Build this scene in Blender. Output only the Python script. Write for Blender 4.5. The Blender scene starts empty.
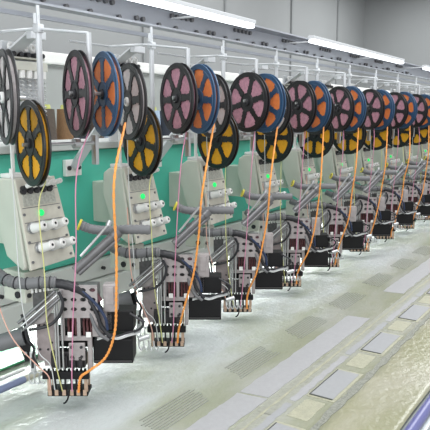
import bpy, bmesh, math, random
from mathutils import Vector, Matrix
random.seed(7)
PI=math.pi
SC=bpy.context.scene; COL=SC.collection
# ------------------------------------------------------------------ materials
def mat(name,col,rough=.5,metal=0,emit=None,es=0,spec=.5,noise=0,nscale=30,bump=0,bscale=80,coat=0,alpha=1):
    m=bpy.data.materials.new(name); m.use_nodes=True
    nt=m.node_tree; b=nt.nodes['Principled BSDF']
    c=(*col,1)
    b.inputs['Base Color'].default_value=c; b.inputs['Roughness'].default_value=rough
    b.inputs['Metallic'].default_value=metal; b.inputs['Specular IOR Level'].default_value=spec
    b.inputs['Coat Weight'].default_value=coat; b.inputs['Alpha'].default_value=alpha
    tc=nt.nodes.new('ShaderNodeTexCoord')
    if noise:
        n=nt.nodes.new('ShaderNodeTexNoise'); n.inputs['Scale'].default_value=nscale; n.inputs['Detail'].default_value=4
        nt.links.new(tc.outputs['Object'],n.inputs['Vector'])
        r=nt.nodes.new('ShaderNodeValToRGB')
        r.color_ramp.elements[0].position=.3; r.color_ramp.elements[1].position=.7
        r.color_ramp.elements[0].color=(*[x*(1-noise) for x in col],1)
        r.color_ramp.elements[1].color=(*[min(1,x*(1+noise)) for x in col],1)
        nt.links.new(n.outputs['Fac'],r.inputs['Fac']); nt.links.new(r.outputs['Color'],b.inputs['Base Color'])
    if bump:
        n=nt.nodes.new('ShaderNodeTexNoise'); n.inputs['Scale'].default_value=bscale; n.inputs['Detail'].default_value=3
        nt.links.new(tc.outputs['Object'],n.inputs['Vector'])
        bp=nt.nodes.new('ShaderNodeBump'); bp.inputs['Strength'].default_value=bump; bp.inputs['Distance'].default_value=.004
        nt.links.new(n.outputs['Fac'],bp.inputs['Height']); nt.links.new(bp.outputs['Normal'],b.inputs['Normal'])
    if emit:
        b.inputs['Emission Color'].default_value=(*emit,1); b.inputs['Emission Strength'].default_value=es
    return m
M={}
M['cream']=mat('cream_enamel',(.60,.60,.53),.35,noise=.05,nscale=12)
M['creamp']=mat('cream_panel',(.62,.60,.52),.45,noise=.06,nscale=60)
M['grille']=mat('printed_grille',(.44,.45,.40),.5,noise=.25,nscale=160)
M['whitepl']=mat('white_plastic',(.80,.80,.78),.35)
M['steel']=mat('steel',(.55,.56,.57),.3,.85)
M['zinc']=mat('zinc_plate',(.36,.33,.33),.42,.25,noise=.12,nscale=60)
M['pinkzinc']=mat('worn_zinc',(.34,.29,.29),.45,.2,noise=.15,nscale=50)
M['alu']=mat('aluminium',(.62,.63,.63),.4,.5)
M['galv']=mat('painted_steel_beam',(.42,.44,.48),.45,.3,noise=.06,nscale=8)
M['galvl']=mat('light_painted_steel',(.60,.62,.64),.4,.2)
M['black']=mat('black_plastic',(.007,.007,.008),.5,spec=.25)
M['blackr']=mat('black_reel_plastic',(.013,.013,.015),.36)
M['blue']=mat('blue_reel_plastic',(.03,.085,.17),.35)
M['orangef']=mat('orange_sequins',(.95,.27,.075),.5,noise=.1,nscale=90,bump=.5,bscale=300)
M['pinkf']=mat('pink_sequins',(.50,.25,.32),.45,noise=.2,nscale=90,bump=.5,bscale=300)
M['yellowf']=mat('yellow_sequins',(.84,.40,.012),.5,noise=.08,nscale=90,bump=.5,bscale=300)
M['whitef']=mat('white_sequins',(.62,.57,.57),.5,noise=.1,nscale=90,bump=.5,bscale=300)
M['teal']=mat('teal_enamel',(.075,.47,.35),.35,noise=.06,nscale=3)
M['ledge']=mat('grey_ledge',(.50,.52,.50),.5)
M['wallg']=mat('grey_wall',(.30,.31,.31),.8,noise=.03,nscale=1.2)
M['wallseam']=mat('wall_seam',(.26,.27,.27),.8)
M['ceilm']=mat('ceiling_grey',(.36,.37,.38),.8)
M['floorm']=mat('concrete_floor',(.32,.32,.33),.55,noise=.12,nscale=4)
M['hose']=mat('grey_corrugated_hose',(.15,.153,.16),.5)
M['cable']=mat('black_cable',(.018,.018,.022),.45)
M['bluecable']=mat('blue_cable',(.015,.03,.08),.45)
M['led']=mat('green_led',(.02,.5,.12),.3,emit=(.0,.8,.15),es=1.1)
M['tube']=mat('fluorescent_tube',(.9,.95,1),.3,emit=(.93,.97,1),es=5)
M['orangec']=mat('orange_cord',(.88,.33,.07),.55,noise=.2,nscale=250)
M['pinkc']=mat('pink_cord',(.62,.25,.38),.55)
M['yellowc']=mat('pale_yellow_cord',(.62,.62,.26),.55)
M['whitec']=mat('white_cord',(.60,.62,.62),.55)
M['salmonc']=mat('salmon_cord',(.72,.42,.34),.55)
M['rail']=mat('off_white_rail',(.62,.64,.61),.3,noise=.04,nscale=5)
M['tablet']=mat('white_table_laminate',(.66,.71,.70),.2)
M['greenpl']=mat('pale_green_laminate',(.07,.32,.16),.3)
M['cloth']=mat('lavender_cloth',(.33,.33,.338),.6,noise=.05,nscale=90,bump=.2,bscale=400)
M['clothw']=mat('lavender_cloth_window',(.30,.305,.315),.55,noise=.04,nscale=90)
M['slit']=mat('dark_cut_edge',(.07,.075,.07),.6)
M['stitch']=mat('beige_stitching',(.35,.345,.255),.5,noise=.12,nscale=60,bump=.5,bscale=260)
M['ridge']=mat('grey_stitch_ridge',(.25,.26,.225),.5,noise=.15,nscale=120)
M['braid']=mat('olive_grey_braid',(.23,.235,.20),.6,noise=.25,nscale=140,bump=.9,bscale=260)
M['ground']=mat('grey_olive_stitch_ground',(.29,.295,.25),.45,noise=.12,nscale=70,bump=.4,bscale=200)
M['gun']=mat('dark_brushed_metal',(.17,.17,.175),.35,.6,noise=.15,nscale=40)
M['lavtube']=mat('lavender_frame_tube',(.12,.125,.30),.3)
M['beigetube']=mat('beige_tape',(.48,.46,.36),.5)
M['wood']=mat('beige_plastic',(.46,.33,.24),.5)
M['brass']=mat('yellow_collar',(.62,.55,.06),.4)
M['shade']=mat('lamp_housing',(.62,.64,.66),.4)
for k,c in dict(darkbrown=(.10,.075,.06),tan=(.22,.12,.055),navy=(.03,.035,.05),paleblue=(.42,.52,.66),pink=(.62,.38,.40),olive=(.35,.32,.10),plum=(.09,.03,.05)).items():
    M['th_'+k]=mat('thread_'+k,c,.75,noise=.12,nscale=140,bump=.6,bscale=300)
M['coneplastic']=mat('lime_cone_plastic',(.50,.52,.16),.5)

def film_mat():
    m=bpy.data.materials.new('glossy_film_over_cloth'); m.use_nodes=True; nt=m.node_tree; N=nt.nodes; L=nt.links
    b=N['Principled BSDF']; tc=N.new('ShaderNodeTexCoord'); sp=N.new('ShaderNodeSeparateXYZ'); L.new(tc.outputs['Object'],sp.inputs[0])
    n1=N.new('ShaderNodeTexNoise'); n1.inputs['Scale'].default_value=9; n1.inputs['Detail'].default_value=3; L.new(tc.outputs['Object'],n1.inputs['Vector'])
    off=N.new('ShaderNodeMath'); off.operation='MULTIPLY_ADD'; off.inputs[1].default_value=.05; L.new(n1.outputs['Fac'],off.inputs[0]); L.new(sp.outputs['Y'],off.inputs[2])
    r=N.new('ShaderNodeValToRGB'); L.new(off.outputs[0],r.inputs['Fac'])
    cr=r.color_ramp
    stops=[(.0,(.345,.335,.255)),(.555,(.345,.335,.255)),(.575,(.27,.27,.215)),(.60,(.33,.335,.285)),(.86,(.335,.345,.30)),(.95,(.39,.405,.375)),(1.0,(.455,.475,.475))]
    cr.elements[0].position=0; cr.elements[0].color=(*stops[0][1],1); cr.elements[1].position=1; cr.elements[1].color=(*stops[-1][1],1)
    for p,c in stops[1:-1]:
        e=cr.elements.new(p); e.color=(*c,1)
    # blotches of stitching, kept to the worked band by the noise only
    mp=N.new('ShaderNodeMapping'); mp.inputs['Scale'].default_value=(1,2.2,1); L.new(tc.outputs['Object'],mp.inputs[0])
    n2=N.new('ShaderNodeTexNoise'); n2.inputs['Scale'].default_value=2.6; n2.inputs['Detail'].default_value=5; L.new(mp.outputs[0],n2.inputs['Vector'])
    r2=N.new('ShaderNodeValToRGB'); r2.color_ramp.elements[0].position=.42; r2.color_ramp.elements[1].position=.62
    r2.color_ramp.elements[0].color=(1,1,1,1); r2.color_ramp.elements[1].color=(.80,.82,.68,1); L.new(n2.outputs['Fac'],r2.inputs['Fac'])
    mx=N.new('ShaderNodeMix'); mx.data_type='RGBA'; mx.blend_type='MULTIPLY'; mx.inputs[0].default_value=1
    L.new(r.outputs['Color'],mx.inputs[6]); L.new(r2.outputs['Color'],mx.inputs[7]); L.new(mx.outputs[2],b.inputs['Base Color'])
    b.inputs['Roughness'].default_value=.24
    n3=N.new('ShaderNodeTexNoise'); n3.inputs['Scale'].default_value=55; n3.inputs['Detail'].default_value=4; L.new(tc.outputs['Object'],n3.inputs['Vector'])
    bp=N.new('ShaderNodeBump'); bp.inputs['Strength'].default_value=.5; bp.inputs['Distance'].default_value=.006
    L.new(n3.outputs['Fac'],bp.inputs['Height']); L.new(bp.outputs['Normal'],b.inputs['Normal'])
    return m
M['film']=film_mat()
M['clamp']=mat('dark_red_clamp',(.10,.032,.035),.5)
M['case']=mat('dark_grey_case',(.10,.10,.10),.5,noise=.3,nscale=70)

# ------------------------------------------------------------------ mesh helpers
def rotmat(d):
    return Vector(d).normalized().to_track_quat('Z','Y').to_matrix().to_4x4()
class MB:
    def __init__(s,mx=None): s.bm=bmesh.new(); s.mx=mx or Matrix.Identity(4)
    def _x(s,vs,m=None):
        bmesh.ops.transform(s.bm,matrix=s.mx@(m or Matrix.Identity(4)),verts=vs)
    def box(s,x0,x1,y0,y1,z0,z1,bev=0,m=None):
        g=bmesh.ops.create_cube(s.bm,size=1); vs=g['verts']
        for v in vs: v.co=Vector(((x0+x1)/2+v.co.x*(x1-x0),(y0+y1)/2+v.co.y*(y1-y0),(z0+z1)/2+v.co.z*(z1-z0)))
        if bev:
            es={e for v in vs for e in v.link_edges}
            r=bmesh.ops.bevel(s.bm,geom=list(es)+vs,offset=bev,segments=2,affect='EDGES',profile=.6)
            vs=list({v for f in r['faces'] for v in f.verts}|{v for v in vs if v.is_valid})
        s._x(vs,m); return s
    def cyl(s,a,b,r,r2=None,seg=16,caps=True):
        a=Vector(a);b=Vector(b);d=b-a
        if r2 is None:r2=r
        g=bmesh.ops.create_cone(s.bm,cap_ends=caps,segments=seg,radius1=r,radius2=r2,depth=d.length)
        s._x(g['verts'],Matrix.Translation((a+b)/2)@rotmat(d)); return s
    def sph(s,c,r,u=14,v=8,sc=(1,1,1)):
        g=bmesh.ops.create_uvsphere(s.bm,u_segments=u,v_segments=v,radius=r)
        s._x(g['verts'],Matrix.Translation(c)@Matrix.Diagonal((*sc,1))); return s
    def tube(s,pts,r,seg=8,radf=None):
        P=[Vector(p) for p in pts]; rings=[]
        t=(P[1]-P[0]).normalized(); up=Vector((0,0,1)) if abs(t.z)<.9 else Vector((1,0,0))
        n=t.cross(up).normalized()
        for i,p in enumerate(P):
            t=(P[min(i+1,len(P)-1)]-P[max(i-1,0)]).normalized()
            n=(n-t*n.dot(t)).normalized(); bn=t.cross(n)
            rr=r if radf is None else radf(i)
            rings.append([s.bm.verts.new(s.mx@(p+(n*math.cos(2*PI*k/seg)+bn*math.sin(2*PI*k/seg))*rr)) for k in range(seg)])
        for A,B in zip(rings,rings[1:]):
            for k in range(seg): s.bm.faces.new((A[k],A[(k+1)%seg],B[(k+1)%seg],B[k]))
        s.bm.faces.new(rings[0][::-1]); s.bm.faces.new(rings[-1]); return s
    def torus(s,c,axis,R,r,seg=20,sg=6):
        m=Matrix.Translation(c)@rotmat(axis); rings=[]
        for i in range(seg):
            a=2*PI*i/seg
            rings.append([s.bm.verts.new(s.mx@(m@Vector(((R+r*math.cos(2*PI*k/sg))*math.cos(a),(R+r*math.cos(2*PI*k/sg))*math.sin(a),r*math.sin(2*PI*k/sg))))) for k in range(sg)])
        for i in range(seg):
            A=rings[i];B=rings[(i+1)%seg]
            for k in range(sg): s.bm.faces.new((A[k],B[k],B[(k+1)%sg],A[(k+1)%sg]))
        return s
    def prism(s,prof,vec):
        "closed polygon of 3D points extruded along vec"
        v=Vector(vec); A=[s.bm.verts.new(s.mx@Vector(p)) for p in prof]; B=[s.bm.verts.new(s.mx@(Vector(p)+v)) for p in prof]
        n=len(A); s.bm.faces.new(A[::-1]); s.bm.faces.new(B)
        for i in range(n): s.bm.faces.new((A[i],A[(i+1)%n],B[(i+1)%n],B[i]))
        return s
    def polar(s,radii,nseg,solid,th,m,z0=0):
        "flat wheel cut from a polar grid: cells for which solid(i,j) is true, thickness th"
        tm=s.mx@m; V={}
        def v(i,j,k):
            j%=nseg
            if (i,j,k) not in V:
                a=2*PI*j/nseg; V[i,j,k]=s.bm.verts.new(tm@Vector((radii[i]*math.cos(a),radii[i]*math.sin(a),z0+th*k)))
            return V[i,j,k]
        n=len(radii)-1
        S=lambda i,j: 0<=i<n and solid(i,j%nseg)
        for i in range(n):
            for j in range(nseg):
                if not S(i,j): continue
                s.bm.faces.new((v(i,j,1),v(i+1,j,1),v(i+1,j+1,1),v(i,j+1,1)))
                s.bm.faces.new((v(i,j+1,0),v(i+1,j+1,0),v(i+1,j,0),v(i,j,0)))
                if not S(i-1,j): s.bm.faces.new((v(i,j,0),v(i,j,1),v(i,j+1,1),v(i,j+1,0)))
                if not S(i+1,j): s.bm.faces.new((v(i+1,j+1,0),v(i+1,j+1,1),v(i+1,j,1),v(i+1,j,0)))
                if not S(i,j-1): s.bm.faces.new((v(i+1,j,0),v(i+1,j,1),v(i,j,1),v(i,j,0)))
                if not S(i,j+1): s.bm.faces.new((v(i,j+1,0),v(i,j+1,1),v(i+1,j+1,1),v(i+1,j+1,0)))
        return s
    def holed(s,x0,z0,nx,nz,cw,ch,rx,rz,y,th,skip=()):
        "upright plate in local x,z made of cells, each with an oval hole"
        K=16
        for ix in range(nx):
            for iz in range(nz):
                if (ix,iz) in skip: 
                    s.box(x0+ix*cw,x0+(ix+1)*cw,y,y+th,z0+iz*ch,z0+(iz+1)*ch); continue
                cx=x0+(ix+.5)*cw; cz=z0+(iz+.5)*ch; lay=[]
                for yy in (y,y+th):
                    O=[];I=[]
                    for k in range(K):
                        a=2*PI*k/K+PI/4; c,q=math.cos(a),math.sin(a); mm=max(abs(c),abs(q))
                        O.append(s.bm.verts.new(s.mx@Vector((cx+c/mm*cw/2,yy,cz+q/mm*ch/2))))
                        I.append(s.bm.verts.new(s.mx@Vector((cx+c*rx,yy,cz+q*rz))))
                    lay.append((O,I))
                (O,I),(O2,I2)=lay
                for k in range(K):
                    j=(k+1)%K
                    s.bm.faces.new((O[k],O[j],I[j],I[k])); s.bm.faces.new((O2[j],O2[k],I2[k],I2[j]))
                    s.bm.faces.new((I[k],I[j],I2[j],I2[k])); s.bm.faces.new((O[j],O[k],O2[k],O2[j]))
        return s
    def build(s,name,material,parent=None,smooth=None):
        bmesh.ops.recalc_face_normals(s.bm,faces=s.bm.faces)
        me=bpy.data.meshes.new(name); s.bm.to_mesh(me); s.bm.free()
        me.materials.append(material)
        if smooth:
            for p in me.polygons: p.use_smooth=True
            try: me.set_sharp_from_angle(angle=math.radians(38))
            except Exception: pass
        o=bpy.data.objects.new(name,me); COL.objects.link(o)
        if parent: 
            o.parent=parent
        return o
def tag(o,label=None,cat=None,group=None,kind=None):
    if label:o['label']=label
    if cat:o['category']=cat
    if group:o['group']=group
    if kind:o['kind']=kind
    return o
def empty(name,loc=(0,0,0)):
    o=bpy.data.objects.new(name,None); COL.objects.link(o); o.location=loc; o.empty_display_size=.02; return o
def copy_tree(o,parent=None):
    c=o.copy(); COL.objects.link(c)
    if parent: c.parent=parent
    for ch in list(o.children): copy_tree(ch,c)
    return c
def spline(pts,n=8):
    P=[Vector(p) for p in pts]; P=[2*P[0]-P[1]]+P+[2*P[-1]-P[-2]]; out=[]
    for i in range(1,len(P)-2):
        for k in range(n):
            t=k/n; a,b,c,d=P[i-1:i+3]
            out.append(.5*((2*b)+(c-a)*t+(2*a-5*b+4*c-d)*t*t+(3*b-a-3*c+d)*t**3))
    out.append(P[-2]); return out
ORD=['nearest','second','third','fourth','fifth','sixth','seventh','eighth','ninth','tenth','eleventh','twelfth']
STEP=.4; NH=11; TZ=.885

# ------------------------------------------------------------------ setting
def struct(o): o['kind']='structure'; return o
struct(MB().box(-2,16,-2,5.2,-.1,0).build('floor',M['floorm']))
wb=struct(MB().box(-2,16,5.2,5.35,0,4.6).build('wall_back',M['wallg']))
for k,x in enumerate((6.2,8.1,10.3,12.4)):
    s_=MB().box(x,x+.05,5.17,5.2,0,4.6).build('panel_seam',M['wallseam'],wb)
wr=struct(MB().box(14,14.15,-2,5.2,0,4.6).build('wall_right',M['wallg']))
for k,y in enumerate((1.2,3.4)):
    MB().box(13.97,14,y,y+.08,0,4.6).build('panel_seam',M['wallseam'],wr)
struct(MB().box(-2,16,1.9,5.35,4.6,4.7).build('ceiling',M['ceilm']))

# ------------------------------------------------------------------ overhead beam
bm_=empty('overhead_beam',(.3,1.3,1.86)); tag(bm_,'long grey-blue steel channel beam with rows of bolts above all reels','beam')
def rel(o,p): o.location=Vector((0,0,0))-Vector(p); return o
bp0=(.3,1.3,1.86)
w=MB()
w.box(.3,7,1.30,1.312,1.885,1.955); w.box(.3,7,1.24,1.30,1.950,1.956); w.box(.3,7,1.268,1.30,1.884,1.890)
rel(w.build('channel',M['galv'],bm_),bp0)
w=MB(); w.box(.3,7,1.37,1.374,1.868,1.880); w.box(.3,7,1.360,1.37,1.866,1.869)
rel(w.build('lower_angle',M['galv'],bm_),bp0)
for n in range(-1,13):
    x=1.30+STEP*n
    for g,(dx,z) in enumerate([(0,1.935),(.028,1.935),(.056,1.935),(.084,1.935),(.112,1.935),(.22,1.905),(.25,1.905),(.02,1.897),(.14,1.897),(.33,1.897)]):
        w=MB(); w.cyl((x+dx,1.30,z),(x+dx,1.290,z),.0075,seg=10)
        if n<8: rel(w.build('bolt',M['gun'],bm_,1),bp0)
        else: w.bm.free()
# ------------------------------------------------------------------ fluorescent battens
for k,(x0,x1) in enumerate(((.67,1.878),(2.341,3.548),(4.0,5.2))):
    e=empty('fluorescent_light',((x0+x1)/2,1.09,1.918))
    tag(e,['nearest white fluorescent batten, its left end cut off by the top edge','middle white fluorescent batten above the beam','farthest white fluorescent batten, at the right edge of the photo'][k],'light','fluorescent lights over the beam')
    h=(x1-x0)/2
    MB().box(-h,h,-.014,.014,-.006,.007,.002).build('housing',M['shade'],e)
    MB().box(-h+.006,h-.006,-.013,.013,-.020,-.0065,.005).build('tube',M['tube'],e,1)
    for s in (-1,1):
        MB().box(s*h*.7-.008,s*h*.7+.008,-.006,.2,.004,.009).build('bracket',M['shade'],e)
# ------------------------------------------------------------------ main machine beam
mb=empty('machine_beam',(0.3,1.5,TZ)); tag(mb,'long teal machine beam behind the heads with a grey ledge on top','machine')
q=(0.3,1.5,TZ)
rel(MB().box(.3,7,1.42,1.62,1.145,1.502,.012).build('beam_body',M['teal'],mb),q)
rel(MB().box(.3,7,1.405,1.66,1.503,1.525,.004).build('ledge',M['ledge'],mb),q)
w=MB(); w.box(.3,7,1.405,1.60,1.085,1.143,.004); w.box(.3,7,1.39,1.60,1.012,1.082,.006); rel(w.build('lower_rail',M['rail'],mb),q)
w=MB()
for n in range(-1,14):
    for dx in (.0,.2): w.cyl((1.25+.4*n+dx,1.392,1.115),(1.25+.4*n+dx,1.402,1.115),.006,seg=8)
rel(w.build('rail_screws',M['cable'],mb),q)
# long white cabinet of the machine behind
rb=empty('rear_machine',(2,2.8,0)); tag(rb,'pale grey machine body with a white top cover standing behind the thread cones','machine')
MB().box(-1.5,6,-.3,.3,0,1.87).build('cabinet_body',mat('rear_grey_panel',(.35,.365,.355),.5),rb)
MB().box(-1.5,6,-.33,.33,1.87,1.93,.01).build('top_cover',M['whitepl'],rb)
# thread shelf
sh=empty('thread_shelf',(.3,1.92,0)); tag(sh,'long dark thread shelf behind the teal beam carrying the thread cones','shelf')
MB().box(0,6.7,-.12,.12,1.47,1.49).build('shelf_board',M['ledge'],sh)
for x in (.05,2.2,4.4,6.6): MB().box(x,x+.04,.02,.1,0,1.47).build('leg',M['galv'],sh)
cols=['darkbrown','tan','navy','darkbrown','paleblue','navy','pink','paleblue','navy','plum','pink','navy','tan','olive','paleblue','darkbrown','navy','pink','tan','plum','darkbrown','paleblue','navy','tan','pink','navy','darkbrown','olive']
names=dict(darkbrown='dark brown',tan='tan',navy='black',paleblue='pale blue',pink='pink',olive='olive',plum='plum')
cnt={}
x=1.44
for i,c in enumerate(cols):
    e=empty('thread_cone',(x+.245 if i<3 and 0 else x+.245,1.90,1.49))
    cnt[c]=cnt.get(c,0)
    tag(e,'%s thread cone on the shelf, %s %s one from the left'%(names[c],ORD[cnt[c]] if cnt[c] else 'first',names[c]),'thread cone','thread cones on the shelf')
    cnt[c]+=1
    fr=random.uniform(.9,1.05)
    MB().cyl((0,0,.005),(0,0,.145),.036,.028,20).build('winding',M['th_'+c],e,1)
    w=MB(); w.cyl((0,0,0),(0,0,.0049),.036,.036,20); w.build('cone_base',M['coneplastic'],e,1)
    w=MB(); w.cyl((0,0,.1455),(0,0,.162),.015,.012,16); w.build('cone_top',M['coneplastic'],e,1)
    x+=.088 if i%7!=6 else .13

# ------------------------------------------------------------------ table, film, cloth
tb=empty('work_table',(3.5,1.2,0)); tag(tb,'long white laminate table under the embroidered cloth','table')
MB().box(-3.2,3.6,-.86,.53,.845,.868,.004).build('tabletop',M['tablet'],tb)
for xx in (-3.0,0,3.3):
    for yy in (-.7,.42): MB().box(xx,xx+.06,yy,yy+.06,0,.844).build('leg',M['galvl'],tb)
def hz(x,y):
    return .0022*math.sin(9*x+4*y)+.0015*math.sin(23*y-5*x)+.0012*math.sin(31*x+17*y)
def smooth(a,b,t):
    t=max(0,min(1,(t-a)/(b-a))); return t*t*(3-2*t)
bmf=bmesh.new(); NX,NY=330,84; X0,X1,Y0,Y1=.35,7.0,.385,1.74
lay=[]
for dz in (0,-.002):
    vv=[[bmf.verts.new((X0+(X1-X0)*i/NX,Y0+(Y1-Y0)*j/NY,TZ-.0035+dz+hz(X0+(X1-X0)*i/NX,Y0+(Y1-Y0)*j/NY)*smooth(.22,.42,abs(Y0+(Y1-Y0)*j/NY-.75)))) for j in range(NY+1)] for i in range(NX+1)]
    lay.append(vv)
T,B=lay
for i in range(NX):
    for j in range(NY):
        bmf.faces.new((T[i][j],T[i+1][j],T[i+1][j+1],T[i][j+1])); bmf.faces.new((B[i][j+1],B[i+1][j+1],B[i+1][j],B[i][j]))
for i in range(NX):
    bmf.faces.new((B[i][0],B[i+1][0],T[i+1][0],T[i][0])); bmf.faces.new((T[i][NY],T[i+1][NY],B[i+1][NY],B[i][NY]))
for j in range(NY):
    bmf.faces.new((T[0][j],T[0][j+1],B[0][j+1],B[0][j])); bmf.faces.new((B[NX][j],B[NX][j+1],T[NX][j+1],T[NX][j]))
me=bpy.data.meshes.new('film_covered_cloth')
bmf.to_mesh(me); bmf.free()
me.materials.append(M['film'])
for p in me.polygons: p.use_smooth=True
cl=bpy.data.objects.new('film_covered_cloth',me); COL.objects.link(cl)
tag(cl,'wide embroidered cloth under glossy clear film stretched over the work table','cloth')
def patch(x0,x1,y0,y1,z,th,amp,name,m,skew=0,n=26):
    w=MB(); L=[];R_=[]
    for k in range(n+1):
        t=k/n; x=x0+(x1-x0)*t
        L.append((x+skew,y0+amp*random.uniform(-1,1),z)); R_.append((x,y1+amp*random.uniform(-1,1),z))
    w.prism(L+R_[::-1],(0,0,th)); return w.build(name,m,cl)
zf=TZ-.0036
# lavender cloth strip showing through, panel after panel
for i,(a,b) in enumerate(((.45,.925),(.94,1.322),(1.332,2.10),(2.49,3.25),(3.62,4.35),(4.75,5.5),(5.9,6.6))):
    patch(a,b,.722,.803,zf,.0012,.0022,'cloth_panel',M['cloth'],skew=.012)
P_=.378
for k in range(-2,12):
    x=1.80+P_*k
    # window of plain cloth with a dark cut edge, framed by stitching
    patch(x-.012,x+.20,.568,.645,zf-.0002,.0012,.001,'stitched_frame',M['stitch'])
    patch(x-.002,x+.190,.577,.6405,zf+.0008,.001,.0004,'window_panel',M['clothw'],n=4)
    w=MB(); w.box(x-.003,x+.001,.577,.641,zf,zf+.003); w.box(x-.003,x+.190,.6395,.642,zf,zf+.003); w.build('cut_edge',M['slit'],cl)
    patch(x-.14,x-.03,.583,.637,zf,.0008,.002,'stitched_block',M['stitch'])
    patch(x-.16,x+.22,.652,.712,zf-.0002,.0006,.002,'stitched_field',M['ground'])
    patch(x-.06,x+.30,.652,.672,zf,.001,.003,'pale_strip',M['cloth'] if k%2 else M['clothw'])
    # fine ridged block
    xh=1.41+P_*k
    for r in range(9):
        yy=.842+r*.0095
        patch(xh+r*.004+random.uniform(-.01,.01),xh+.22+r*.002+random.uniform(-.01,.01),yy,yy+.0032,zf,.0016,.0004,'stitch_ridge',M['ridge'],n=10)
patch(.4,6.9,.544,.562,zf,.0016,.005,'braid_band',M['braid'],n=200)
patch(.4,6.9,.690,.697,zf,.0010,.003,'braid_band',M['stitch'],n=160)
# frame tubes along the near edge of the table
t=MB(); t.cyl((.6,.362,TZ-.002),(6.5,.362,TZ-.002),.014,seg=16)
tag(t.build('frame_tube',M['lavtube'],None,1),'lavender-blue frame tube along the front edge of the cloth','frame tube')
t=MB(); t.cyl((.6,.315,TZ-.02),(6.5,.315,TZ-.02),.012,seg=16)
tag(t.build('frame_tube',M['galvl'],None,1),'pale grey frame tube outside the lavender-blue one at the bottom right corner','frame tube')
g=MB().box(.8,1.24,1.43,1.58,TZ+.004,TZ+.010,.002).build('green_board',M['greenpl'])
tag(g,'pale green board lying on the table under the rail at the left edge','board')
t=empty('clamp_rod',(.85,1.30,TZ+.02)); tag(t,'grey-blue taped clamp rod reaching in from the left edge under the nearest head','rod')
MB().cyl((0,0,0),(.185,0,0),.0095,seg=14).build('blue_grip',mat('slate_blue_grip',(.20,.24,.38),.5),t,1)
MB().cyl((.186,0,0),(.245,0,0),.0085,seg=14).build('taped_end',M['beigetube'],t,1)
MB().cyl((-.02,.03,.012),(.21,.03,.012),.004,seg=10).build('thin_bar',M['alu'],t,1)

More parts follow.
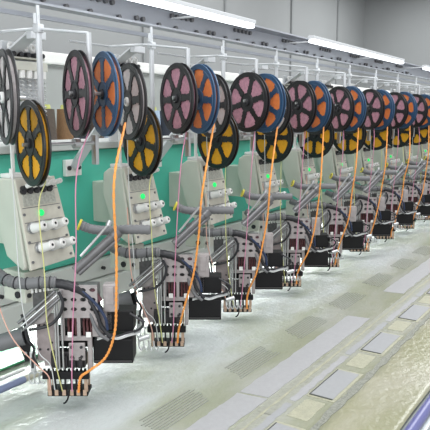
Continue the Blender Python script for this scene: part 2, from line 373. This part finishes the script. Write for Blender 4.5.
# ------------------------------------------------------------------ embroidery head
HO=Vector((1.068,1.25,TZ))                                   # foot of the nearest head
def H(mx=None): return MB(Matrix.Translation(-HO)@(mx or Matrix.Identity(4)))
U=1/403.
RV=Vector((.552,-.834,0)); FV=Vector((.834,.552,0))
ML=Matrix.Identity(4)
for i in range(3):
    ML[i][0]=RV[i]; ML[i][1]=FV[i]; ML[i][2]=(0,0,1)[i]
ML=Matrix.Translation((1.007,1.1,.924))@ML@Matrix.Diagonal((U,U,U,1))   # lower unit: x sideways, y depth, z up, in units of 2.5 mm
def LW(): return H(ML)
def make_head():
    e=empty('embroidery_head',HO)
    # casing: side profile extruded sideways
    prof=[(.998,1.262,1.452),(.998,1.228,1.226),(.998,1.24,1.219),(.998,1.30,1.25),(.998,1.345,1.37),(.998,1.338,1.435),(.998,1.31,1.452)]
    w=H(); w.prism(prof,(.125,0,0)); cs=w.build('casing',M['cream'],e)
    bv=cs.modifiers.new('soft','BEVEL'); bv.width=.006; bv.segments=3
    # sloped front panel, a little wider at the foot
    a=Vector((0,1.257,1.449)); b=Vector((0,1.211,1.224)); dn=(b-a).normalized(); nrm=Vector((0,-dn.z,dn.y)); 
    if nrm.y>0: nrm=-nrm
    L=(b-a).length
    PM=Matrix.Identity(4)
    for i in range(3):
        PM[i][0]=(1,0,0)[i]; PM[i][1]=nrm[i]; PM[i][2]=-dn[i]
    PM=Matrix.Translation((.998,b.y,b.z))@PM     # x across, y outward, z up the slope
    w=H(PM); w.prism([(0,-.004,0),(.150,-.004,.008),(.128,-.004,L),(0,-.004,L)],(0,.010,0))
    pn=w.build('tension_panel',M['creamp'],e)
    bv=pn.modifiers.new('soft','BEVEL'); bv.width=.0025; bv.segments=2
    w=H(PM)
    for z in (.197,.155,.118,.066): w.box(.006,.128,.0055,.0072,z,z+.0016)
    for (x,z) in ((.008,.02),(.135,.02),(.008,.07),(.132,.07),(.008,.14),(.122,.145),(.118,.205)): w.cyl((x,.005,z),(x,.009,z),.0035,seg=8)
    w.build('panel_seam',M['hose'],e)
    w=H(PM); w.box(.012,.116,.0055,.008,.160,.192,.001); w.build('grille',M['grille'],e)
    w=H(PM); w.sph((.060,.009,.139),.0085,sc=(1,.7,1)); w.build('indicator_light',M['led'],e,1)
    # five small thread guides on top, white caps pointing out
    for k in range(5):
        x=.016+k*.021
        w=H(PM); w.cyl((x,.006,.205),(x,.020,.205),.0065,seg=12); w.cyl((x,.006,.198),(x,.013,.197),.008,seg=12)
        g=w.build('thread_guide',M['cable'],e,1)
        w=H(PM); w.cyl((x+.004,.0205,.209),(x+.010,.044,.213),.0062,.0068,seg=12); w.torus((x+.010,.045,.213),(0,1,0),.0045,.002,12,5); w.build('guide_cap',M['whitepl'],g,1)
    # two rows of three tension knobs
    for (zz,xs) in ((.104,(.022,.058,.094)),(.052,(.036,.073,.108))):
        for x in xs:
            w=H(PM); w.cyl((x,.006,zz),(x,.012,zz),.015,seg=18); w.cyl((x,.012,zz),(x,.018,zz),.012,.014,seg=18)
            g=w.build('tension_disc',M['steel'],e,1)
            w=H(PM)
            pts=[(x,.017,zz),(x+.001,.027,zz),(x+.003,.036,zz+.001),(x+.006,.046,zz+.003)]
            w.tube(pts,.0085,12,radf=lambda i:(.0135,.0118,.0108,.0112)[i]); w.cyl((x+.006,.0455,zz+.003),(x+.0065,.0495,zz+.0034),.0112,.009,12)
            w.build('tension_knob',M['whitepl'],g,1)
            w=H(PM); w.cyl((x+.0065,.0494,zz+.0034),(x+.0066,.0505,zz+.0035),.0035,seg=8); w.build('knob_hole',M['cable'],g)
    w=H(); w.cyl((1.02,1.285,1.44),(1.02,1.285,1.60),.0042,seg=10); w.cyl((1.035,1.30,1.44),(1.035,1.30,1.58),.0035,seg=10); w.cyl((1.008,1.275,1.452),(1.008,1.275,1.475),.006,seg=10)
    w.box(1.0,1.05,1.272,1.31,1.452,1.462,.002)
    w.build('guide_post',M['whitepl'],e,1)
    w=H(); w.box(1.035,1.10,1.33,1.425,1.27,1.40,.004); w.build('mounting_arm',M['cream'],e)
    # block under the casing
    w=H(); w.box(1.0,1.065,1.235,1.32,1.135,1.215,.004); w.build('head_block',M['cream'],e)
    w=H(); w.cyl((.999,1.262,1.155),(.995,1.262,1.155),.009,seg=14); w.cyl((1.01,1.2345,1.155),(1.01,1.230,1.155),.006,seg=14); w.build('block_bolt',M['cable'],e,1)
    # ---- lower unit, turned towards the aisle
    w=LW(); w.box(-20,20,-4,16,0,4.5,.6); w.build('base_plate',M['black'],e)
    for x in (-19,-12.5,-5,2.5,9,15.5):
        w=LW(); w.box(x,x+3.6,-5.2,-4,1.2,7,.4); w.build('base_tab',M['wood'],e)
    for x in (-20,16.5):
        w=LW(); w.box(x,x+3.4,-3,-1,4.6,20); w.box(x+.8,x+2.6,12,14,4.6,40); w.build('upright',M['wood'],e)
    w=LW()
    for x in (-13,-8,-3,3,8,12.5): w.cyl((x,1,4.6),(x,1,18),1.15,seg=8)
    w.build('guide_tube',M['cable'],e,1)
    w=LW(); w.box(-24,22,-6,-1,18.5,26,.7)
    for x in range(-22,22,4): w.cyl((x,-3,26),(x,-3,28.5),1.2,seg=8)
    w.build('guide_bar',M['black'],e)
    w=LW(); w.box(-17,17,2,14,27,44,1)
    for x in (-12,-4,4,11): w.box(x,x+4,-1,2,28,40,.4)
    w.build('needle_block',mat('dark_machined_block',(.035,.033,.036),.4,.4),e)
    w=LW(); w.tube([(2,-5,7),(2,-8,3),(1,-9,-1),(-1,-9,-4),(-3,-9,-5)],.9,8); w.build('hook',M['black'],e,1)
    for x in (-27,-32,-37):
        w=LW(); w.tube(spline([(x+6,0,22),(x+1,-1,24),(x-1,-2,19),(x,-2,14),(x+3,-2,12.5),(x+4.5,-2,15)],4),.8,7); w.build('spring_hook',M['steel'],e,1)
    w=LW(); w.box(-31,-13,6,8,33,82,.5); w.box(-24,-13,5,6,28,34,.3); w.build('side_plate',M['pinkzinc'],e)
    for (x,z) in ((-28,70),(-23,70),(-18,70),(-28,45),(-20,45),(-16,52)):
        w=LW(); w.cyl((x,5.2,z),(x,6.4,z),1.2,seg=8); w.build('side_plate_screw',M['cable'],e)
    w=LW(); w.box(2,18,-1,2,36,54,.6); bpn=w.build('bolt_plate',M['zinc'],e)
    for (x,z) in ((5,40),(14.5,40),(5,50),(14.5,50)):
        w=LW(); w.cyl((x,-1,z),(x,-2.4,z),1.5,seg=10); w.build('bolt',M['cable'],bpn)
    w=LW(); w.box(-11,25,0,3.5,56,60.5,.5); w.box(20.5,25,0,3.5,26,56,.5); w.box(-12,-8.5,0,3,27,84,.5); w.build('frame',M['zinc'],e)
    for i,x in enumerate((-9.5,-7,-3)):
        w=LW(); w.cyl((x,-3.6,28),(x,-3.6,108),.95,seg=10); w.build('needle_bar',M['steel'],e,1)
    w=LW(); w.box(-13,24,15,19,44,62,.5); w.box(-12,22,9,14,60,68,.5); w.build('back_block',M['black'],e)
    # perforated plate
    w=LW(); w.holed(-5,84,4,3,9.2,9.6,2.9,2.1,-2,1.8,skip=((0,2),)); w.box(-5,31.8,-2,-.2,80,84); w.build('perforated_plate',M['zinc'],e)
    for x0,x1 in ((-5,-1),(11,14.5),(26,32)):
        w=LW(); w.box(x0,x1,-2,0,61,80,.3); w.build('plate_leg',M['zinc'],e)
    for x in (1,4.5,8,16,19.5,23):
        w=LW(); w.box(x,x+2.2,2,7,61,79,.4); w.cyl((x+1.1,1,76),(x+1.1,1,70),1,seg=8); w.build('needle_clamp',M['clamp'],e)
    w=LW(); w.box(-8,30,9,24,62,110,1); w.build('needle_case',M['case'],e)
    for x in (2,20):
        w=LW(); w.box(x,x+5,-3.6,-2.1,60.7,66,.4); w.build('white_clip',M['whitepl'],e)
    # comb of white guides + diagonal slotted bars + arc cable
    w=LW(); w.box(-35,-10,6,10,112,115,.3); cb=w.build('comb_rail',M['whitepl'],e)
    cb.location=(0,0,0)
    for k in range(6):
        x=-34+k*4
        w=LW(); w.box(x,x+2.2,4,9,103+k*.6,112,.4); w.build('comb_tooth',M['whitepl'],cb)
    for k,(o,mm) in enumerate(((0,'gun'),(4.5,'steel'),(9,'gun'))):
        w=LW(); w.cyl((-44+o*.7,-9,77-o*.6),(-8+o*.5,-5,108-o*.8),1.5 if k!=1 else .9,seg=8); w.build('diagonal_bar',M[mm],e,1)
    w=LW(); w.prism([(-40,-4,76),(-36,-4,72),(-20,-4,76),(-6,-4,98),(-8,-4,106)],(0,1.5,0)); w.build('slotted_wedge',M['zinc'],e)
    w=LW(); w.tube(spline([(-4,-8,108),(0,-9,98),(-3,-9,86),(-12,-9,76),(-24,-9,72),(-34,-8,70)],5),1.6,8); w.build('arc_cable',M['cable'],e,1)
    w=LW(); w.tube(spline([(-42,-3,84),(-38,-6,72),(-36,-7,60),(-31,-4,50),(-33,-2,40),(-28,-2,30)],5),1.3,8); w.build('wire_loom',M['cable'],e,1)
    # left side: cylinder, black bracket, chain guide
    w=LW(); w.cyl((-68,4,52),(-48,8,57),8.5,seg=20); w.cyl((-48,8,57),(-44,8.6,58),9.4,seg=20); w.build('side_motor',M['hose'],e,1)
    w=LW(); w.prism([(-51,4,60),(-40,4,66),(-37,4,50),(-39,4,34),(-43,4,33)],(0,2.5,0)); br=w.build('side_bracket',M['black'],e)
    for (x,z) in ((-44,53),(-42,42)):
        w=LW(); w.cyl((x,4,z),(x,2.6,z),1.6,seg=10); w.build('screw',M['steel'],br)
    w=LW(); w.box(-38,-32,2,5,20,44,1.4); w.build('slide_arm',M['alu'],e)
    w=LW(); w.box(-36.3,-33.8,1,2,27,38,.4); w.build('arm_slot',M['cable'],e)
    # front hose, elbow and arms
    def hosef(i): return 6.0 if i%2 else 5.3
    pts=spline([(-70,14,121),(-56,4,116),(-40,0,114),(-22,0,115),(-8,1,115)],9)
    w=LW(); w.tube(pts,5,14,radf=hosef); hs=w.build('corrugated_hose',M['hose'],e,1)
    w=LW(); 
    for k in (8,14,20,26,32):
        if k+1<len(pts): w.cyl(pts[k],pts[k]+(pts[k+1]-pts[k])*.35,6.5,seg=16)
    w.build('hose_clip',M['cable'],hs,1)
    w=LW(); w.tube(spline([(-9,1,114),(0,0,113),(10,0,110),(19,1,104),(27,2,96),(33,3,86)],5),4,10,radf=lambda i:(5,4.8,4.6)[i%3]*(1 if i<12 else .85)); w.build('hose_elbow',M['cable'],e,1)
    w=LW(); w.tube(spline([(14,-1,110),(24,-2,101),(32,-2,92),(39,-2,80),(41,-2,68)],5),1.5,8); w.build('blue_lead',M['bluecable'],e,1)
    w=LW(); w.cyl((8,10,124),(47,30,158),4.6,seg=18); w.cyl((43,28,154.5),(49,31,159.6),5.8,seg=18); ac=w.build('air_cylinder',M['gun'],e,1)
    w=LW(); w.cyl((14,12,138),(40,28,168),1.5,seg=8); w.cyl((39,27.5,166),(41,29,171),3,seg=10); w.build('piston_rod',M['steel'],ac,1)
    w=LW(); w.cyl((12,9,121),(50,29,153),2.2,seg=10); w.build('tie_bar',M['gun'],ac,1)
    pts=spline([(8,40,165),(20,42,160),(38,44,158),(58,40,160),(80,38,160)],8)
    w=LW(); w.tube(pts,5,12,radf=lambda i:4.6+.6*(i%2)); h2=w.build('rear_hose',M['hose'],e,1)
    w=LW(); w.torus((8,40,165),(1,.1,-.4),5,1.3,16,6); w.build('hose_collar',M['brass'],h2,1)
    w=LW(); w.box(36,50,4,16,84,112,1.2); w.box(39,47,2,4,92,110,.5); w.build('stepper_housing',M['zinc'],e)
    w=LW(); w.box(28,44,8,14,64,84,.6); w.box(30,36,5,8,54,86,.5); w.build('link_plate',M['zinc'],e)
    w=LW(); w.cyl((26,2,108),(34,2,96),2.6,seg=12); w.build('swivel',mat('dark_maroon_swivel',(.10,.04,.05),.4),e,1)
    # long black drag chain and bundle of leads hanging beside the plates
    w=LW(); w.tube(spline([(24,-1,98),(31,-2,84),(35,-2,72),(44,-2,60)],6),2.2,8,radf=lambda i:2.4 if i%2 else 1.9); w.build('drag_lead',M['cable'],e,1)
    w=LW(); w.box(-34,-20,8,22,84,104,1); w.build('left_block',M['case'],e)
    return e
def label_head(e,n):
    tag(e,'cream embroidery head with green light, %s head from the left'%ORD[n] if n else 'cream embroidery head with green light, nearest head at the left edge','embroidery head','embroidery heads along the teal beam')
def make_feeder():
    e=empty('cord_feeder',HO)
    w=LW(); w.box(25,64.5,4,30,31,56,1.2); w.build('motor_box',M['black'],e)
    w=LW(); w.box(38,65,8,30,63,84,1.2); w.build('upper_motor_box',M['black'],e)
    w=LW(); w.box(26,63,2.8,4,33,34.2); w.build('box_edge',mat('worn_black_edge',(.05,.05,.05),.4),e)
    w=LW(); w.tube(spline([(62,6,82),(68,4,79),(75,3,74),(73,3,68),(66,4,64)],4),1.2,8); w.build('wire_loop',M['cable'],e,1)
    for k,(z,mm) in enumerate(((60,'steel'),(58.5,'whitec'),(62,'cable'))):
        w=LW(); w.tube(spline([(30,2,z-2),(40,0,z+1.5),(50,1,z-1),(60,3,z+1.5),(72,8,z+3)],4),.9,7); w.build('lead',M[mm],e,1)
    w=LW(); w.tube(spline([(24,0,86),(28,-3,74),(34,-4,64),(42,-3,58)],4),1.8,8); w.build('thick_lead',M['hose'],e,1)
    w=LW(); w.cyl((70,6,55),(80,10,57),2.6,seg=12); w.build('roller',M['steel'],e,1)
    for k in range(4):
        w=LW(); x=70+k*5; w.tube(spline([(x,5,54),(x+1,4,48),(x+3.5,4,45),(x+5,4,49)],3),.8,6); w.build('spring_hook',M['steel'],e,1)
    return e

# ------------------------------------------------------------------ reels
def reel(fm,wm,phase,hub):
    e=empty('sequin_reel')
    rad=[.013,.022,.032,.043,.055,.067,.079,.086,.090,.095,.1]
    NS=96; half=(3.4,3.0,2.5,2.3,2.2,2.2,2.3,2.6)   # half spoke width in cells by ring
    def solid(i,j):
        if i<2 or i>6: return True
        d=(j+.5)%16; d=min(d,16-d)
        hw=(0,0,4.4,3.0,2.4,2.1,2.6)[i]
        return d<hw
    ax=Matrix.Rotation(PI/2,4,'Y')@Matrix.Rotation(phase,4,'Z')   # wheel normal along local +X
    for s in (-1,1):
        w=MB(); w.polar(rad,NS,solid,.0025,Matrix.Translation((s*.0062,0,0))@ax,-.00125)
        w.torus((s*.0062,0,0),(1,0,0),.0995,.0024,72,6)
        # raised rim and hub ring on the outer face
        w.torus((s*.0075,0,0),(1,0,0),.0875,.0013,60,5); w.torus((s*.0078,0,0),(1,0,0),.030,.0014,32,5)
        w.build('flange',M[fm],e,1)
    w=MB(); w.polar([.030,.060,.0885],NS,lambda i,j:True,.009,ax,-.0045); w.build('sequin_winding',M[wm],e,1)
    w=MB(); w.cyl((-.011,0,0),(.011,0,0),.0125,seg=20); w.torus((-.011,0,0),(1,0,0),.0095,.0025,20,6); w.build('hub',M[hub],e,1)
    return e
protos={'pink':reel('blackr','pinkf',PI/6,'cable'),'blue':reel('blue','orangef',0,'cable'),'white':reel('blackr','whitef',.25,'whitepl'),'yellow':reel('blackr','yellowf',0,'cable')}
desc={'pink':'black reel of pink sequins','blue':'blue reel of orange sequins','white':'black reel of white sequins','yellow':'lower black reel of yellow sequins'}
a1=math.radians(-23.5); a2=math.radians(-15.5)
A1=Vector((math.cos(a1),math.sin(a1),0))
P0=Vector((1.069,1.1,1.658))
base={'pink':P0,'blue':P0+A1*.072,'white':Vector((1.284,1.122,1.643)),'yellow':Vector((.986,1.17,1.538))}
reels_used=set()
NR=11
for n in range(-1,NR):
    for kind in ('pink','blue','white','yellow'):
        if n==-1 and kind!='white': continue
        o=protos[kind] if kind not in reels_used else copy_tree(protos[kind])
        reels_used.add(kind)
        jx=random.uniform(-.004,.004)
        o.location=base[kind]+Vector((STEP*n+jx,0,random.uniform(-.003,.003)-.004*max(0,min(n,4))))
        ang=math.radians((-21.5,-20,-15,-15)[max(0,min(n,3))] if kind=='yellow' else (-27.5,-27.5,-25,-19,-24,-27)[max(-1,min(n,4))+1])+random.uniform(-.02,.02)
        o.rotation_euler=(random.uniform(0,2*PI/6) if n>0 else (0 if kind!='white' else .2),0,ang)
        if n==-1: lb='black reel of white sequins cut off by the left edge, without other reels beside it'
        else: lb='%s of the %s head%s'%(desc[kind],ORD[n],' at the left' if n==0 else ' from the left')
        tag(o,lb,'reel','sequin reels hanging in a row')
# ------------------------------------------------------------------ reel stands
def make_stand():
    o0=Vector((1.065,1.22,1.5)); e=empty('reel_stand',o0)
    def S(): return MB(Matrix.Translation(-o0))
    w=S(); w.cyl((1.065,1.22,1.87),(1.065,1.22,1.805),.0045,seg=12); w.cyl((1.065,1.22,1.806),(1.065,1.22,1.47),.0075,seg=12); w.build('post',M['galvl'],e,1)
    w=S(); w.cyl((1.065,1.36,1.818),(1.065,1.22,1.815),.004,seg=10); w.cyl((1.065,1.22,1.815),(1.10,1.088,1.799),.0035,seg=10); w.cyl((1.065,1.36,1.818),(.90,1.36,1.818),.0035,seg=8); w.build('cross_arm',M['galvl'],e,1)
    w=S(); w.box(1.055,1.075,1.21,1.23,1.805,1.826,.003); w.cyl((1.055,1.22,1.826),(1.055,1.22,1.85),.004,seg=8); w.build('clamp',M['galvl'],e,1)
    c=P0+A1*.034
    w=S(); w.cyl((c.x,c.y,1.80),(c.x,c.y,1.66),.0065,seg=12); w.build('drop_post',M['galvl'],e,1)
    w=S(); w.cyl(P0-A1*.018,P0+A1*.100,.005,seg=12); w.cyl(P0+A1*.030,P0+A1*.044,.011,seg=16); w.build('axle',M['steel'],e,1)
    y=base['yellow']; A2=Vector((math.cos(a2),math.sin(a2),0))
    w=S(); w.cyl(y-A2*.022,y+A2*.17,.0045,seg=10); w.cyl(y+A2*.11,y+A2*.125,.013,seg=16); w.box(y.x+.165-.006,y.x+.165+.006,y.y-.052,y.y-.036,y.z-.055,y.z+.02,.002); w.build('lower_axle',M['steel'],e,1)
    w=S(); w.prism([(1.10,1.30,1.815),(1.145,1.30,1.815),(1.10,1.40,1.735),(1.06,1.40,1.735)],(0,.004,.004)); w.box(1.098,1.147,1.285,1.305,1.80,1.82,.002); w.build('bracket_plate',M['galvl'],e)
    wc=base['white']; w=S(); w.cyl(wc-A1*.016,wc+A1*.04,.005,seg=12); w.cyl(wc+A1*.035,Vector((1.345,1.25,1.62)),.006,seg=10); w.build('rear_axle',M['steel'],e,1)
    # square support bar down to the foot plate on the beam
    w=S(); w.tube([(1.345,1.25,1.62),(1.345,1.405,1.455)],.017,4); w.build('support_bar',M['galvl'],e)
    w=S(); w.box(1.31,1.375,1.405,1.419,1.425,1.475,.002); fp=w.build('foot_plate',M['whitepl'],e)
    for dx in (.012,.052):
        w=S(); w.cyl((1.31+dx,1.405,1.45),(1.31+dx,1.400,1.45),.007,seg=10); w.build('bolt',M['cable'],fp,1)
    return e
st=make_stand()
for n in [0]+list(range(1,NR))+[-1]:
    o=st if n==0 else copy_tree(st)
    o.location=Vector((1.065+STEP*n,1.22,1.5))
    if n>0:
        for ch in o.children:
            if ch.name.split('.')[0] in ('post','clamp'): ch.location.x+=.033
    tag(o,'pale steel reel stand with arm and square bar, carrying the reels of the %s head'%ORD[n] if n>=0 else 'steel reel stand cut off by the left edge, carrying one white-filled reel','stand','reel stands')
# ------------------------------------------------------------------ thread racks
def make_rack():
    o0=Vector((1.16,1.385,1.53)); e=empty('thread_rack',o0)
    def S(): return MB(Matrix.Translation(-o0))
    w=S(); w.box(1.10,1.225,1.38,1.388,1.527,1.80,.002); w.build('back_plate',M['galvl'],e)
    w=S(); w.box(1.105,1.222,1.355,1.38,1.755,1.760,.001); w.box(1.105,1.222,1.345,1.38,1.725,1.748,.002); w.build('cap_rail',M['cream'],e)
    for k in range(5):
        x=1.116+k*.024
        w=S(); w.torus((x,1.365,1.785),(.3,-1,.1),.0085,.0042,16,6); w.build('ring_guide',M['whitepl'],e,1)
        w=S(); w.cyl((x,1.35,1.766),(x,1.375,1.766),.0065,seg=10); w.build('stop_knob',M['cable'],e,1)
        w=S(); w.cyl((x,1.355,1.73),(x,1.355,1.705),.010,.0085,14); w.build('spring_cap',M['whitepl'],e,1)
        pts=[]
        for t in range(0,15*8+1):
            aa=2*PI*t/8; pts.append((x+.006*math.cos(aa),1.355+.006*math.sin(aa),1.705-.165*t/120))
        w=S(); w.tube(pts,.0013,5); w.build('coil_spring',M['alu'],e,1)
    return e
rk=make_rack()
for n in range(NR):
    o=rk if n==0 else copy_tree(rk)
    o.location=Vector((1.16+STEP*n-.02,1.385,1.53))
    tag(o,'white thread rack with rings and coil springs behind the reels of the %s head'%ORD[n],'thread rack','thread racks on the beam ledge')

# ------------------------------------------------------------------ heads in a row
hd=make_head(); fd=make_feeder()
for n in range(NH):
    o=hd if n==0 else copy_tree(hd); o.location=HO+Vector((STEP*n,0,0)); label_head(o,n)
    f=fd if n==0 else copy_tree(fd); f.location=HO+Vector((STEP*n,0,0))
    tag(f,'black two-box cord feeder beside the %s head'%ORD[n]+(' at the left' if n==0 else ' from the left'),'cord feeder','black cord feeders')

# ------------------------------------------------------------------ cords
LA=Matrix(ML)
def lw(u,d,w): return LA@Vector((u,d,w))
def cord(name,pts,r,m,label,twist=False):
    p=spline(pts,14 if twist else 7)
    w=MB()
    w.tube(p,r,7,radf=(lambda i:r*(1.15 if i%2 else .75)) if twist else None)
    o=w.build(name,M[m],None,1); tag(o,label,'cord',name.replace('_',' ')+'s'); return o
for n in range(NH):
    D=Vector((STEP*n,0,0)); j=lambda s=.006: Vector((random.uniform(-s,s),random.uniform(-s,s),0))
    who='%s head%s'%(ORD[n],' at the left' if n==0 else ' from the left')
    sw=(14,-4,0,8,-6,-4,-8,-4,0,4,-4)[n]     # how far the slack swings out
    pts=[base['blue']+A1*.012+RV*.036+Vector((0,0,-.070)),lw(54,-14,215),lw(54,-14,150),lw(53,-14,105),lw(49,-13,70),lw(40,-12,44),lw(24,-10,29),lw(13,-7,21),lw(11,-5,5)]
    if n: pts=[base['blue']+A1*.012+RV*.036+Vector((0,0,-.070)),lw(44+sw*.3,-14,190),lw(39+sw*.5,-14,140),lw(34+sw*.5,-14,95),lw(25+sw*.4,-13,60),lw(17,-10,36),lw(13,-7,20),lw(12,-5,5)]
    cord('orange_cord',[p+D+j(.003) for p in pts],.0032,'orangec','orange twisted cord from the blue reel down to the %s'%who,True)
    pts=[base['pink']+RV*.028+Vector((0,0,-.085)),lw(18,-12,220),lw(14,-12,150),lw(10,-10,90),lw(7,-8,30),lw(4,-5,6)]
    cord('pink_cord',[p+D+j(.003) for p in pts],.0015,'pinkc','thin pink cord from the pink reel down to the %s'%who)
    pts=[base['yellow']+RV*.030+Vector((0,0,-.085)),lw(-18,-12,190),lw(-17,-12,130),lw(-14,-10,80),lw(-9,-9,35),lw(-6,-5,6)]
    cord('yellow_cord',[p+D+j(.003) for p in pts],.0014,'yellowc','thin pale yellow cord from the yellow reel down to the %s'%who)
    if n<9:
        pts=[lw(-44,-2,255),lw(-42,-8,190),lw(-39,-10,120),lw(-36,-10,80),lw(-26,-9,48),lw(-14,-8,34),lw(-12,-5,8)]
        cord('white_cord',[p+D+j(.003) for p in pts],.0013,'whitec','thin white cord down the left side of the %s'%who)
        pts=[lw(-45,-6,170),lw(-43,-8,110),lw(-38,-9,80),lw(-28,-9,46),lw(-18,-7,26),lw(-17,-5,6)] if n else [lw(-78,-6,190),lw(-72,-6,140),lw(-62,-8,92),lw(-48,-9,60),lw(-28,-9,34),lw(-17,-7,22),lw(-17,-5,6)]
        cord('salmon_cord',[p+D+j(.003) for p in pts],.0015,'salmonc','slanting salmon cord on the left of the %s'%who)

# ------------------------------------------------------------------ lights
def area(name,loc,rot,sx,sy,power,col=(1,1,1)):
    l=bpy.data.lights.new(name,'AREA'); l.shape='RECTANGLE'; l.size=sx; l.size_y=sy; l.energy=power; l.color=col
    o=bpy.data.objects.new(name,l); o.location=loc; o.rotation_euler=rot; COL.objects.link(o); return o
area('hall_fill_light',(2.2,-.2,4.2),(0,0,0),6,1.6,190,(.97,.99,1))  # unseen overhead fill lamps, added to brighten the hall and its walls
area('hall_fill_light',(3.5,3.8,4.2),(0,0,0),10,1.2,230,(.97,.99,1))
area('hall_fill_light',(9,.6,4.2),(0,0,0),6,2,260,(.97,.99,1))
area('hall_fill_light',(11.5,3.2,4.3),(0,0,0),3,2,150,(.97,.99,1))  # fill added because the right wall came out too dark
area('side_fill_light',(-1.6,.2,2.0),(math.radians(90),0,math.radians(-75)),3,2,60,(.95,.98,1))  # unseen fill lamp added on the left; no window stands here
area('under_rail_light',(3.6,1.66,1.0),(0,0,0),6.2,.08,55,(.95,1,1))
w=bpy.data.worlds.new('hall_world'); SC.world=w; w.use_nodes=True
w.node_tree.nodes['Background'].inputs[0].default_value=(.84,.85,.86,1); w.node_tree.nodes['Background'].inputs[1].default_value=1.0

# ------------------------------------------------------------------ camera
cam=bpy.data.cameras.new('camera'); co=bpy.data.objects.new('camera',cam); COL.objects.link(co); SC.camera=co
cam.sensor_width=36; cam.lens=36*620/430; cam.clip_start=.05; cam.clip_end=60
co.location=(0,0,1.6)
p=math.atan(97/620); a=math.atan(415*math.cos(p)/620)
co.rotation_euler=(PI/2-p,0,a-PI/2)
SC.view_settings.view_transform='Standard'; SC.view_settings.look='None'; SC.view_settings.gamma=1; SC.view_settings.exposure=-.24
try: SC.view_settings.use_curve_mapping=False
except Exception: pass
